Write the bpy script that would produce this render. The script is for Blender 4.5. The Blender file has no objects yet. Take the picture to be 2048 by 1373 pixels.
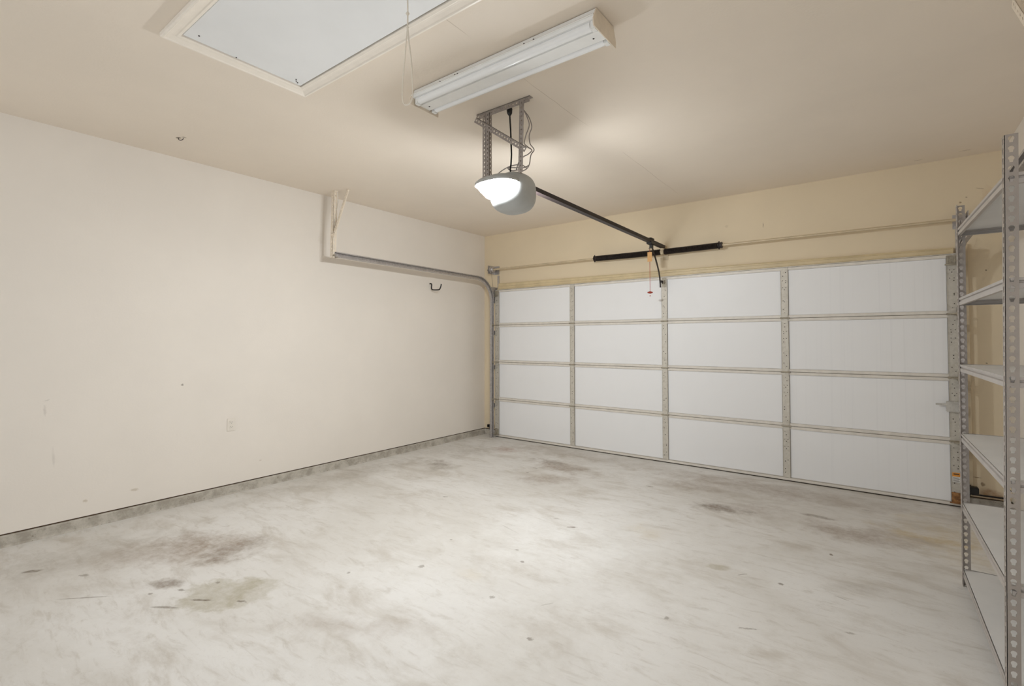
import bpy, bmesh, math, random
from mathutils import Vector, Matrix, Euler
random.seed(7)
S = bpy.context.scene
COL = S.collection
PI = math.pi

# ------------------------------------------------------------------ helpers
def lin(r, g, b):
    f = lambda c: (c/255/12.92) if c/255 <= .04045 else ((c/255+.055)/1.055)**2.4
    return (f(r), f(g), f(b), 1.0)

def wloc(o):
    v = Vector((0, 0, 0))
    while o is not None:
        v += o.location
        o = o.parent
    return v

class MB:
    """collects shapes in world coordinates, builds ONE mesh object"""
    def __init__(s):
        s.bm = bmesh.new()
    def box(s, x0, x1, y0, y1, z0, z1, bevel=0):
        v = [s.bm.verts.new((x, y, z)) for z in (z0, z1) for y in (y0, y1) for x in (x0, x1)]
        fs = [s.bm.faces.new([v[i] for i in q]) for q in
              ((0, 2, 3, 1), (4, 5, 7, 6), (0, 1, 5, 4), (2, 6, 7, 3), (0, 4, 6, 2), (1, 3, 7, 5))]
        if bevel:
            es = list({e for f in fs for e in f.edges})
            bmesh.ops.bevel(s.bm, geom=es, offset=bevel, segments=2, affect='EDGES', clamp_overlap=True)
        return s
    def hexa(s, pts):
        v = [s.bm.verts.new(p) for p in pts]   # order as in box()
        for q in ((0, 2, 3, 1), (4, 5, 7, 6), (0, 1, 5, 4), (2, 6, 7, 3), (0, 4, 6, 2), (1, 3, 7, 5)):
            s.bm.faces.new([v[i] for i in q])
        return s
    def beam(s, a, b, w, h, up=(0, 0, 1), bevel=0):
        a, b = Vector(a), Vector(b)
        t = (b-a).normalized(); up = Vector(up)
        sd = t.cross(up).normalized(); u = sd.cross(t).normalized()
        pts = []
        for ku in (-1, 1):
            for ks in (-1, 1):
                for p in (a, b):
                    pts.append(p + sd*ks*w/2 + u*ku*h/2)
        n0 = len(s.bm.faces)
        s.hexa(pts)
        return s
    def tube(s, pts, r, n=10, cap=True, closed=False):
        pts = [Vector(p) for p in pts]
        rings = []
        N = len(pts)
        prev = None
        for i, p in enumerate(pts):
            if closed:
                t = (pts[(i+1) % N]-pts[i-1]).normalized()
            else:
                t = (pts[min(i+1, N-1)]-pts[max(i-1, 0)]).normalized()
            if prev is None:
                ref = Vector((0, 0, 1)) if abs(t.z) < .9 else Vector((1, 0, 0))
                a = t.cross(ref).normalized()
            else:
                a = (prev - t*prev.dot(t)).normalized()
            prev = a
            b = t.cross(a)
            rr = r[i] if isinstance(r, (list, tuple)) else r
            rings.append([s.bm.verts.new(p + (a*math.cos(2*PI*k/n)+b*math.sin(2*PI*k/n))*rr) for k in range(n)])
        rng = range(N) if closed else range(N-1)
        for i in rng:
            A, B = rings[i], rings[(i+1) % N]
            for k in range(n):
                s.bm.faces.new((A[k], A[(k+1) % n], B[(k+1) % n], B[k]))
        if cap and not closed:
            s.bm.faces.new(rings[0][::-1]); s.bm.faces.new(rings[-1])
        return s
    def cyl(s, a, b, r, n=20):
        return s.tube([a, b], r, n)
    def sweep(s, prof, path, frame):
        """prof: closed 2D loop (a,b); frame(i)->(A,B) axes; path points"""
        rings = []
        for i, p in enumerate(path):
            A, B = frame(i)
            rings.append([s.bm.verts.new(Vector(p)+A*a+B*b) for a, b in prof])
        n = len(prof)
        for i in range(len(path)-1):
            for k in range(n):
                s.bm.faces.new((rings[i][k], rings[i][(k+1) % n], rings[i+1][(k+1) % n], rings[i+1][k]))
        s.bm.faces.new(rings[0][::-1]); s.bm.faces.new(rings[-1])
        return s
    def extrude(s, prof, a, b, A, B):
        A, B = Vector(A), Vector(B)
        return s.sweep(prof, [Vector(a), Vector(b)], lambda i: (A, B))
    def perf(s, fmap, length, width, pitch, hole, th, nrm):
        """perforated strip: fmap(u,v)->Vector, u along, v across (0..width); hole: 12 pts about (0,0)"""
        n = max(1, int(round(length/pitch)))
        p = length/n
        bm2 = bmesh.new()
        for k in range(n):
            u0, u1 = k*p, (k+1)*p
            uc, vc = (u0+u1)/2, width/2
            L = lambda a, b, t: a+(b-a)*t
            outer = [(u0, 0), (L(u0, u1, 1/3), 0), (L(u0, u1, 2/3), 0), (u1, 0), (u1, width/3), (u1, 2*width/3),
                     (u1, width), (L(u0, u1, 2/3), width), (L(u0, u1, 1/3), width), (u0, width), (u0, 2*width/3), (u0, width/3)]
            ov = [bm2.verts.new(fmap(*q)) for q in outer]
            hv = [bm2.verts.new(fmap(uc+h[0], vc+h[1])) for h in hole]
            for i in range(12):
                j = (i+1) % 12
                bm2.faces.new((ov[i], ov[j], hv[j], hv[i]))
        bmesh.ops.remove_doubles(bm2, verts=bm2.verts, dist=1e-5)
        nrm = Vector(nrm)*th
        geo = bmesh.ops.duplicate(bm2, geom=bm2.verts[:]+bm2.edges[:]+bm2.faces[:])
        vm = geo['vert_map']
        bnd = [e for e in bm2.edges if e.is_boundary and e in geo['edge_map'] and e not in geo['geom']]
        pairs = [(e.verts[0], e.verts[1]) for e in bnd]
        for g in geo['geom']:
            if isinstance(g, bmesh.types.BMVert):
                g.co += nrm
        seen = set()
        for a, b in pairs:
            if a in vm and b in vm:
                key = frozenset((a, b))
                if key in seen: continue
                seen.add(key)
                try: bm2.faces.new((a, b, vm[b], vm[a]))
                except ValueError: pass
        me = bpy.data.meshes.new('t'); bm2.to_mesh(me); bm2.free()
        s.bm.from_mesh(me); bpy.data.meshes.remove(me)
        return s
    def build(s, name, mat, parent=None, smooth=False, doubles=False):
        if doubles:
            bmesh.ops.remove_doubles(s.bm, verts=s.bm.verts, dist=1e-5)
        bmesh.ops.recalc_face_normals(s.bm, faces=s.bm.faces)
        off = wloc(parent) if parent else Vector((0, 0, 0))
        if parent is None:
            # origin at base centre
            xs = [v.co for v in s.bm.verts]
            lo = Vector([min(c[i] for c in xs) for i in range(3)]); hi = Vector([max(c[i] for c in xs) for i in range(3)])
            org = Vector(((lo.x+hi.x)/2, (lo.y+hi.y)/2, lo.z))
        else:
            org = Vector((0, 0, 0))
        for v in s.bm.verts:
            v.co -= (off if parent else org)
        me = bpy.data.meshes.new(name)
        s.bm.to_mesh(me); s.bm.free()
        if smooth:
            for p in me.polygons: p.use_smooth = True
            try:
                me.set_sharp_from_angle(angle=math.radians(38))
            except Exception:
                pass
        me.materials.append(mat)
        o = bpy.data.objects.new(name, me)
        COL.objects.link(o)
        if parent: o.parent = parent
        else: o.location = org
        return o

def tag(o, label=None, cat=None, group=None, kind=None):
    if label: o['label'] = label
    if cat: o['category'] = cat
    if group: o['group'] = group
    if kind: o['kind'] = kind
    return o

def thing(name, loc, label, cat, group=None, kind=None):
    o = bpy.data.objects.new(name, None); COL.objects.link(o)
    o.empty_display_size = .05
    o.location = loc
    return tag(o, label, cat, group, kind)

# ------------------------------------------------------------------ materials
def newmat(name):
    m = bpy.data.materials.new(name); m.use_nodes = True
    nt = m.node_tree
    b = nt.nodes['Principled BSDF']
    return m, nt, b

def N(nt, typ, **kw):
    n = nt.nodes.new(typ)
    for k, v in kw.items():
        if k.startswith('i_'):
            n.inputs[k[2:].replace('_', ' ')].default_value = v
        else: setattr(n, k, v)
    return n

def mixc(nt, fac, a, b, blend='MIX'):
    n = nt.nodes.new('ShaderNodeMix'); n.data_type = 'RGBA'; n.blend_type = blend
    for idx, val in ((0, fac), (6, a), (7, b)):
        if hasattr(val, 'is_linked') or isinstance(val, bpy.types.NodeSocket): nt.links.new(val, n.inputs[idx])
        else: n.inputs[idx].default_value = val
    return n.outputs[2]

def ramp(nt, src, lo, hi, smooth=True):
    n = nt.nodes.new('ShaderNodeMapRange')
    n.interpolation_type = 'SMOOTHSTEP' if smooth else 'LINEAR'
    nt.links.new(src, n.inputs[0]); n.inputs[1].default_value = lo; n.inputs[2].default_value = hi
    n.inputs[3].default_value = 0; n.inputs[4].default_value = 1
    return n.outputs[0]

def mul(nt, a, b):
    n = nt.nodes.new('ShaderNodeMath'); n.operation = 'MULTIPLY'
    for i, v in enumerate((a, b)):
        if isinstance(v, bpy.types.NodeSocket): nt.links.new(v, n.inputs[i])
        else: n.inputs[i].default_value = v
    return n.outputs[0]

def noise(nt, vec, scale, detail=4, rough=.55, dist=0.0):
    n = nt.nodes.new('ShaderNodeTexNoise')
    n.inputs['Scale'].default_value = scale; n.inputs['Detail'].default_value = detail
    n.inputs['Roughness'].default_value = rough; n.inputs['Distortion'].default_value = dist
    if vec is not None: nt.links.new(vec, n.inputs['Vector'])
    return n.outputs[0]

def scaled(nt, vec, sc, rot=(0, 0, 0)):
    n = nt.nodes.new('ShaderNodeMapping'); n.inputs['Scale'].default_value = sc; n.inputs['Rotation'].default_value = rot
    nt.links.new(vec, n.inputs['Vector'])
    return n.outputs[0]

def simple(name, col, rough=.5, metal=0.0, var=.06, vscale=18, bump=0, bscale=200, spec=.5):
    m, nt, b = newmat(name)
    tc = N(nt, 'ShaderNodeTexCoord'); v = tc.outputs['Object']
    f = noise(nt, v, vscale, 4)
    c0 = tuple(max(0, c*(1-var)) for c in col[:3])+(1,)
    c1 = tuple(min(1, c*(1+var)) for c in col[:3])+(1,)
    nt.links.new(mixc(nt, ramp(nt, f, .3, .7), c0, c1), b.inputs['Base Color'])
    b.inputs['Roughness'].default_value = rough; b.inputs['Metallic'].default_value = metal
    b.inputs['Specular IOR Level'].default_value = spec
    if bump:
        bn = N(nt, 'ShaderNodeBump'); bn.inputs['Strength'].default_value = bump; bn.inputs['Distance'].default_value = .003
        nt.links.new(noise(nt, v, bscale, 2), bn.inputs['Height']); nt.links.new(bn.outputs[0], b.inputs['Normal'])
    return m

def stain_nodes(nt, vec, base, stains, plane, warp=.5):
    """stains and other painted patches of their own shape: (a, b, ra, rb, rot, strength, colour, soft) in the two world axes of the plane"""
    nz = nt.nodes.new('ShaderNodeTexNoise'); nz.inputs['Scale'].default_value = 5; nz.inputs['Detail'].default_value = 5
    nz.inputs['Roughness'].default_value = .65
    nt.links.new(vec, nz.inputs['Vector'])
    sub = N(nt, 'ShaderNodeVectorMath', operation='SUBTRACT'); nt.links.new(nz.outputs['Color'], sub.inputs[0]); sub.inputs[1].default_value = (.5, .5, .5)
    nz2 = nt.nodes.new('ShaderNodeTexNoise'); nz2.inputs['Scale'].default_value = 42; nz2.inputs['Detail'].default_value = 4
    nz2.inputs['Roughness'].default_value = .7
    nt.links.new(vec, nz2.inputs['Vector'])
    sub2 = N(nt, 'ShaderNodeVectorMath', operation='SUBTRACT'); nt.links.new(nz2.outputs['Color'], sub2.inputs[0]); sub2.inputs[1].default_value = (.5, .5, .5)
    fine = noise(nt, vec, 22, 5, .7)
    fm = ramp(nt, fine, .25, .72)
    for (a, b, ra, rb, rot, st, colr, soft) in stains:
        mp = nt.nodes.new('ShaderNodeMapping'); mp.vector_type = 'TEXTURE'
        if plane == 'xy':
            mp.inputs['Location'].default_value = (a, b, 0); mp.inputs['Rotation'].default_value = (0, 0, rot); mp.inputs['Scale'].default_value = (ra, rb, 1e3)
        elif plane == 'xz':
            mp.inputs['Location'].default_value = (a, 0, b); mp.inputs['Rotation'].default_value = (0, rot, 0); mp.inputs['Scale'].default_value = (ra, 1e3, rb)
        else:
            mp.inputs['Location'].default_value = (0, a, b); mp.inputs['Rotation'].default_value = (rot, 0, 0); mp.inputs['Scale'].default_value = (1e3, ra, rb)
        nt.links.new(vec, mp.inputs['Vector'])
        w = N(nt, 'ShaderNodeVectorMath', operation='MULTIPLY_ADD')
        big = max(ra, rb) > .05
        k = warp*(4.2 if big else 4.2)
        nt.links.new((sub if big else sub2).outputs[0], w.inputs[0]); w.inputs[1].default_value = (k, k, k); nt.links.new(mp.outputs[0], w.inputs[2])
        ln = N(nt, 'ShaderNodeVectorMath', operation='LENGTH'); nt.links.new(w.outputs[0], ln.inputs[0])
        f = ramp(nt, ln.outputs['Value'], 1.0, max(0, 1-soft))
        f = mul(nt, f, st)
        if big:
            ff = N(nt, 'ShaderNodeMath', operation='MULTIPLY_ADD'); nt.links.new(fm, ff.inputs[0]); ff.inputs[1].default_value = .6; ff.inputs[2].default_value = .5
            f = mul(nt, f, ff.outputs[0])
        base = mixc(nt, f, base, colr)
    return base

def geo_pos(nt):
    return N(nt, 'ShaderNodeNewGeometry').outputs['Position']

def paint(name, col, stains=(), plane='xz', crack=False, bump=.12):
    m, nt, b = newmat(name)
    v = geo_pos(nt)
    f = noise(nt, v, 1.1, 5, .6)
    c = mixc(nt, ramp(nt, f, .3, .7), tuple(x*.975 for x in col[:3])+(1,), tuple(min(1, x*1.02) for x in col[:3])+(1,))
    if stains: c = stain_nodes(nt, v, c, stains, plane)
    if crack:
        # taped drywall joint that has opened along part of its length
        sp = N(nt, 'ShaderNodeSeparateXYZ'); nt.links.new(v, sp.inputs[0])
        wob = noise(nt, v, 2.2, 4, .6)
        xx = N(nt, 'ShaderNodeMath', operation='MULTIPLY_ADD'); nt.links.new(wob, xx.inputs[0]); xx.inputs[1].default_value = .03; nt.links.new(sp.outputs['X'], xx.inputs[2])
        sh = N(nt, 'ShaderNodeMath', operation='MULTIPLY_ADD'); nt.links.new(sp.outputs['Y'], sh.inputs[0]); sh.inputs[1].default_value = .0155; nt.links.new(xx.outputs[0], sh.inputs[2])
        d = N(nt, 'ShaderNodeMath', operation='SUBTRACT'); nt.links.new(sh.outputs[0], d.inputs[0]); d.inputs[1].default_value = 2.728
        ab = N(nt, 'ShaderNodeMath', operation='ABSOLUTE'); nt.links.new(d.outputs[0], ab.inputs[0])
        ln = ramp(nt, ab.outputs[0], .0026, .0008)
        part = ramp(nt, noise(nt, v, 1.3, 2), .50, .62)
        c = mixc(nt, mul(nt, mul(nt, ln, part), .45), c, lin(150, 128, 100))
    nt.links.new(c, b.inputs['Base Color'])
    b.inputs['Roughness'].default_value = .62
    b.inputs['Specular IOR Level'].default_value = .3
    bn = N(nt, 'ShaderNodeBump'); bn.inputs['Strength'].default_value = bump; bn.inputs['Distance'].default_value = .004
    nt.links.new(noise(nt, v, 75, 3, .5), bn.inputs['Height']); nt.links.new(bn.outputs[0], b.inputs['Normal'])
    return m

CREAM = (.770, .717, .648, 1)
CEILC = (.81, .725, .62, 1)
FRONTC = (.71, .60, .43, 1)
BR = lin(120, 95, 70); GR = lin(110, 100, 88)
wl_st = [(-4.70, .97, .02, .006, .3, .25, lin(150, 140, 130), .8), (-4.71, .90, .012, .05, 0, .25, lin(150, 140, 130), .8),
         (-4.66, .55, .012, .09, .05, .3, lin(160, 150, 140), .8), (-3.86, 1.02, .012, .012, 0, .6, GR, .5),
         (-4.18, .21, .035, .014, 0, .4, lin(160, 140, 110), .6), (-4.48, .2, .02, .016, 0, .4, lin(160, 140, 110), .6),
         (-3.2, .25, .02, .01, 0, .3, lin(160, 140, 110), .6)]
wf_st = [(4.98, 2.56, .012, .010, 0, .7, BR, .6), (5.02, 2.60, .012, .007, .6, .6, BR, .6), (5.0, 2.50, .008, .008, 0, .7, BR, .5),
         (4.86, 2.42, .014, .008, .5, .5, BR, .6), (5.10, 2.66, .03, .006, .3, .4, BR, .7), (5.15, 2.58, .06, .10, 0, .35, lin(175, 125, 80), .9),
         (3.46, 2.58, .006, .035, 0, .5, BR, .6), (3.1, 2.62, .02, .02, 0, .15, BR, .6), (5.13, 1.97, .008, .008, 0, .8, GR, .4),
         (5.12, 1.2, .008, .008, 0, .7, GR, .4), (5.05, .25, .03, .006, 0, .7, BR, .5), (5.08, .2, .018, .018, 0, .7, BR, .5),
         (5.14, .12, .1, .06, 0, .6, lin(150, 95, 45), .6), (5.2, .09, .07, .05, 0, .5, lin(110, 80, 50), .6)]
ce_st = [(.145, -4.074, .022, .016, .4, .85, lin(105, 92, 70), .5), (.19, -4.05, .012, .02, 0, .7, lin(120, 105, 80), .5),
         (5.0, -.1, .05, .02, 0, .3, BR, .8), (4.7, -.05, .04, .015, 0, .3, BR, .8)]
M_wall = paint('cream_wall_paint', CREAM, wl_st, 'yz')
M_front = paint('cream_front_wall_paint', FRONTC, wf_st, 'xz')
M_ceil = paint('cream_ceiling_paint', CEILC, ce_st, 'xy', crack=True, bump=.16)

def concrete():
    m, nt, b = newmat('stained_concrete')
    v = geo_pos(nt)
    big = noise(nt, v, .55, 6, .62, .3)
    mid = noise(nt, scaled(nt, v, (1.0, 2.2, 1), (0, 0, .35)), 1.7, 7, .66, .5)
    smr = noise(nt, scaled(nt, v, (1.2, 4.5, 1), (0, 0, -.2)), 4.5, 7, .7, .6)
    fin = noise(nt, v, 55, 4, .7)
    A, B_, C_ = (.69, .675, .648, 1), (.48, .44, .385, 1), (.59, .566, .525, 1)
    c = mixc(nt, ramp(nt, big, .36, .62), C_, A)
    c = mixc(nt, mul(nt, ramp(nt, mid, .47, .74), .85), c, B_)
    c = mixc(nt, mul(nt, ramp(nt, smr, .50, .74), .55), c, (.43, .39, .335, 1))
    c = mixc(nt, mul(nt, ramp(nt, smr, .42, .25), .35), c, (.76, .75, .73, 1))
    c = mixc(nt, mul(nt, ramp(nt, noise(nt, v, 16, 6, .75), .52, .74), .30), c, (.46, .42, .365, 1))
    c = mixc(nt, mul(nt, ramp(nt, fin, .58, .78), .28), c, (.35, .32, .28, 1))
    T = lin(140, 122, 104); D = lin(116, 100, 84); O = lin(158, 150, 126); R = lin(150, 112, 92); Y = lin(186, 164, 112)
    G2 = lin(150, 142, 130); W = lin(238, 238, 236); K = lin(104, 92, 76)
    st = [(2.75, -2.7, 1.15, 1.3, 0, .30, W, 1.0), (3.0, -3.9, .9, .9, .3, .2, W, 1.0), (2.1, -3.6, .6, .6, 0, .2, W, 1.0),  # broad white ellipses: the lamp's pool of light painted into the floor
          (.72, -4.10, .50, .40, .6, .75, T, .9), (.95, -3.98, .22, .28, 0, .5, D, .9), (1.14, -4.42, .14, .07, .5, .8, D, .8),
          (1.50, -4.30, .22, .20, 0, .55, O, .35), (1.62, -4.18, .16, .2, .3, .4, O, .35), (.5, -4.45, .3, .35, .2, .5, T, 1),
          (.25, -4.7, .4, .7, 0, .45, G2, 1), (.48, -1.63, .42, .24, -.4, .7, G2, .9), (.40, -1.55, .2, .12, 0, .45, D, .9),
          (1.62, -.86, .55, .26, -.15, .75, T, .9), (1.4, -.75, .25, .12, 0, .45, D, .9), (1.75, -1.35, .42, .2, .5, .6, T, .9),
          (.57, -.58, .26, .2, .2, .6, R, .9), (.2, -.9, .5, .6, 0, .45, G2, 1), (.0, -2.4, .35, 1.6, 0, .45, G2, 1),
          (3.33, -1.22, .34, .13, .1, .8, D, .8), (3.55, -1.05, .4, .25, 0, .4, T, 1), (2.95, -.75, .5, .25, 0, .5, T, 1),
          (4.2, -1.2, .42, .25, -.2, .65, T, .9), (4.02, -.95, .14, .05, 0, .65, D, .7), (4.5, -1.05, .35, .3, 0, .45, T, 1),
          (4.72, -.98, .32, .09, -.1, .55, Y, .8), (3.60, -2.31, .075, .05, .2, .6, O, .4), (3.5, -.4, 1.8, .35, 0, .5, T, 1),  # long T bands by the door: dirt, plus dimmer light put into colour
          (1.2, -.3, 1.6, .3, 0, .35, T, 1), (4.9, -.9, .6, .7, 0, .4, Y, 1), (4.35, -2.1, .22, .1, .4, .35, G2, .9),
          (2.30, -4.05, .5, .14, .55, .35, T, 1), (2.45, -3.3, .2, .1, 0, .2, Y, 1), (3.05, -2.05, .2, .2, 0, .22, Y, 1),
          (3.0, -4.25, .3, .14, .3, .3, G2, 1)]
    # small scuffs, flakes and tyre marks, pixel-sized
    for (a, bb, ra, rb, rot, s_) in [(1.49, -4.375, .07, .012, .55, .9), (1.67, -4.255, .035, .012, .5, .7), (1.43, -4.51, .10, .012, .6, .6),
            (1.28, -4.40, .03, .012, .4, .6), (1.19, -4.52, .02, .012, .3, .6), (1.35, -4.24, .02, .015, .2, .55),
            (.30, -4.86, .06, .025, .9, .8), (.62, -4.68, .04, .02, .6, .5), (.95, -4.75, .16, .008, .75, .6),
            (2.56, -2.30, .05, .012, .6, .8), (2.38, -2.22, .03, .008, .5, .5), (2.47, -2.86, .02, .01, .4, .6), (2.60, -2.98, .02, .015, 0, .6),
            (1.30, -2.36, .03, .012, .4, .7), (2.64, -.98, .045, .014, 0, .7), (1.42, -1.28, .02, .014, 0, .7), (1.38, -1.08, .04, .01, 0, .6),
            (3.95, -2.32, .018, .02, 0, .75), (4.15, -1.70, .012, .02, .3, .8), (3.75, -2.33, .04, .006, .9, .5), (3.1, -3.6, .02, .015, 0, .6),
            (2.72, -3.42, .02, .02, 0, .5), (2.14, -3.40, .022, .022, 0, .5), (3.9, -2.9, .05, .008, .5, .5), (3.55, -3.05, .012, .02, 0, .5),
            (4.3, -2.65, .03, .01, .3, .45), (4.25, -2.3, .05, .006, -.3, .4), (3.0, -3.3, .06, .006, 1.0, .3), (4.3, -.55, .03, .01, 0, .6),
            (1.85, -3.72, .016, .016, 0, .5), (2.0, -3.0, .012, .012, 0, .5), (2.2, -2.6, .12, .006, -.3, .25)]:
        st.append((a, bb, ra, rb, rot, s_, K, .5))
    c = stain_nodes(nt, v, c, st, 'xy', .5)
    nt.links.new(c, b.inputs['Base Color'])
    nt.links.new(mixc(nt, ramp(nt, mid, .3, .7), (.5, .5, .5, 1), (.72, .72, .72, 1)), b.inputs['Roughness'])
    b.inputs['Specular IOR Level'].default_value = .35
    bn = N(nt, 'ShaderNodeBump'); bn.inputs['Strength'].default_value = .15; bn.inputs['Distance'].default_value = .004
    nt.links.new(fin, bn.inputs['Height']); nt.links.new(bn.outputs[0], b.inputs['Normal'])
    return m
M_floor = concrete()

def curb_mat():
    m, nt, b = newmat('curb_concrete')
    v = geo_pos(nt)
    c = mixc(nt, ramp(nt, noise(nt, v, 9, 6, .7), .35, .65), lin(158, 151, 139), lin(190, 184, 173))
    c = mixc(nt, mul(nt, ramp(nt, noise(nt, v, 40, 4, .7), .58, .7), .6), c, lin(105, 96, 82))
    nt.links.new(c, b.inputs['Base Color']); b.inputs['Roughness'].default_value = .85
    bn = N(nt, 'ShaderNodeBump'); bn.inputs['Strength'].default_value = .5; bn.inputs['Distance'].default_value = .006
    nt.links.new(noise(nt, v, 30, 4, .7), bn.inputs['Height']); nt.links.new(bn.outputs[0], b.inputs['Normal'])
    return m
M_curb = curb_mat()
M_sill = simple('dark_sill_plate_wood', lin(88, 66, 44), .8, var=.2)

def galv(name, c0, c1, rough=.5, metal=.55):
    m, nt, b = newmat(name)
    v = geo_pos(nt)
    vo = N(nt, 'ShaderNodeTexVoronoi'); vo.inputs['Scale'].default_value = 55; nt.links.new(v, vo.inputs['Vector'])
    sp = N(nt, 'ShaderNodeSeparateColor'); nt.links.new(vo.outputs['Color'], sp.inputs[0])
    c = mixc(nt, ramp(nt, sp.outputs[0], -.6, 1.6), c0, c1)
    c = mixc(nt, mul(nt, ramp(nt, noise(nt, v, 14, 5, .7), .55, .75), .4), c, lin(135, 122, 100))
    nt.links.new(c, b.inputs['Base Color']); b.inputs['Metallic'].default_value = metal
    b.inputs['Roughness'].default_value = rough
    return m
M_galv = galv('galvanised_steel', lin(176, 172, 164), lin(205, 202, 195))
M_stile = galv('galvanised_stile_steel', lin(190, 184, 172), lin(206, 201, 190), .55, .25)
M_track = galv('galvanised_track_steel', lin(165, 160, 158), lin(196, 192, 190), .42, .6)
M_perf = galv('grey_perforated_steel', lin(150, 142, 137), lin(176, 168, 162), .5, .45)

def panel_mat():
    m, nt, b = newmat('white_insulation_facing')
    v = geo_pos(nt)
    # vertical roll lines of the vinyl facing, stronger towards one end of the door
    st = noise(nt, scaled(nt, v, (38, .1, .25)), 1.0, 3, .6)
    sp = N(nt, 'ShaderNodeSeparateXYZ'); nt.links.new(v, sp.inputs[0])
    where = ramp(nt, sp.outputs['X'], 3.2, 4.6)
    c = mixc(nt, mul(nt, mul(nt, ramp(nt, st, .5, .75), where), .35), (.80, .80, .80, 1), (.69, .69, .70, 1))
    c = mixc(nt, mul(nt, ramp(nt, noise(nt, v, 3, 4), .5, .8), .12), c, (.7, .69, .67, 1))
    nt.links.new(c, b.inputs['Base Color']); b.inputs['Roughness'].default_value = .45
    b.inputs['Specular IOR Level'].default_value = .35
    return m
M_panel = panel_mat()
M_rail = simple('beige_door_rail_enamel', lin(214, 208, 198), .45, .0, .05)
M_gap = simple('dark_joint_rubber', lin(60, 50, 40), .8)
M_hinge = galv('dull_hinge_steel', lin(150, 142, 126), lin(180, 172, 156), .5, .4)
M_trim = simple('tan_painted_stop_moulding', (.60, .49, .30, 1), .45, 0, .08, 6)
M_shaft = simple('tan_painted_shaft', (.56, .46, .31, 1), .4, .1, .1, 8)
M_spring = simple('black_oiled_spring_steel', lin(42, 36, 34), .35, .6, .3, 30)
M_dark = simple('dark_brown_steel', lin(46, 37, 36), .5, .2, .15, 10)
M_blk = simple('black_coated_steel', lin(26, 22, 20), .4, .1, .1)
M_blkpl = simple('black_plastic', lin(24, 22, 20), .45)
M_white = simple('white_enamel', lin(238, 238, 236), .35, 0, .015)
M_tube = simple('white_phosphor_glass', lin(240, 241, 241), .2, 0, .01)
M_trimw = simple('cream_gloss_trim', lin(240, 232, 220), .35, 0, .02)
M_hatch = simple('white_hatch_board', lin(232, 233, 233), .55, 0, .02, 3)
M_creamst = simple('cream_painted_steel', lin(226, 214, 196), .5, 0, .06)
M_cord = simple('white_cotton_cord', lin(226, 218, 204), .8)
M_plate = simple('ivory_plastic', lin(226, 219, 208), .4, 0, .01)
M_shelf = simple('grey_enamel_steel', lin(176, 170, 165), .42, .15, .04, 10)
M_shelf_shade = simple('shaded_grey_enamel_steel', lin(160, 152, 145), .45, .15, .04, 10)  # same enamel as the shelves, darkened: shade on the posts put into colour
M_deck = simple('pale_grey_deck_board', lin(214, 213, 211), .5, 0, .03, 6)
M_opener = simple('grey_opener_plastic', lin(176, 178, 176), .45, 0, .03)
M_wire = simple('grey_bell_wire', lin(160, 152, 146), .5)
M_red = simple('red_handle_plastic', lin(170, 62, 44), .5)
M_tagm = simple('manila_tag_card', lin(206, 160, 104), .7)
M_orange = simple('orange_label_band', lin(224, 150, 58), .5)
M_label = simple('white_label_paper', lin(214, 212, 206), .6)
M_ink = simple('dark_label_ink', lin(70, 52, 40), .6)
M_rust = simple('rusty_bracket_steel', lin(150, 108, 66), .7, .2, .35, 40)
m, nt, b = newmat('lit_lamp_lens')
b.inputs['Base Color'].default_value = (1, 1, 1, 1)
b.inputs['Emission Color'].default_value = (.96, 1, 1.03, 1)
b.inputs['Emission Strength'].default_value = 262
M_lens = m

# ------------------------------------------------------------------ room
XL, XR, YF, YB, H = -.336, 5.25, .076, -7.4, 2.948
T = .12
CURB = .078
tag(MB().box(XL-T, XR+T, YB, YF+T, -.1, 0).build('floor', M_floor), 'pale grey concrete garage floor with brown stains and scuffs', 'floor', kind='structure')
# ceiling with an opening for the attic hatch
HX0, HX1, HY0, HY1 = 1.615, 3.005, -4.565, -3.913
c = MB()
for (x0, x1, y0, y1) in ((XL-T, HX0, YB, YF+T), (HX1, XR+T, YB, YF+T), (HX0, HX1, YB, HY0), (HX0, HX1, HY1, YF+T)):
    c.box(x0, x1, y0, y1, H, H+.1)
tag(c.build('ceiling', M_ceil), 'cream drywall ceiling with a faint cracked joint', 'ceiling', kind='structure')
tag(MB().box(XL-T, XL, YB, YF+T, CURB+.010, H).box(XL-T, XL-T+.03, YB, YF+T, 0, CURB+.010).build('wall_left', M_wall), 'long cream painted drywall wall on the left above a concrete curb', 'wall', kind='structure')
tag(MB().box(XL, XR, YF, YF+T, CURB+.010, H).box(XL-T, XR+T, YF+T-.03, YF+T, 0, CURB+.010).build('wall_front', M_front), 'cream wall around and above the garage door', 'wall', kind='structure')
tag(MB().box(XR, XR+T, YB, YF+T, CURB+.010, H).box(XR+T-.03, XR+T, YB, YF+T, 0, CURB+.010).build('wall_right', M_wall), 'cream wall on the right behind the metal shelving', 'wall', kind='structure')

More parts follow.
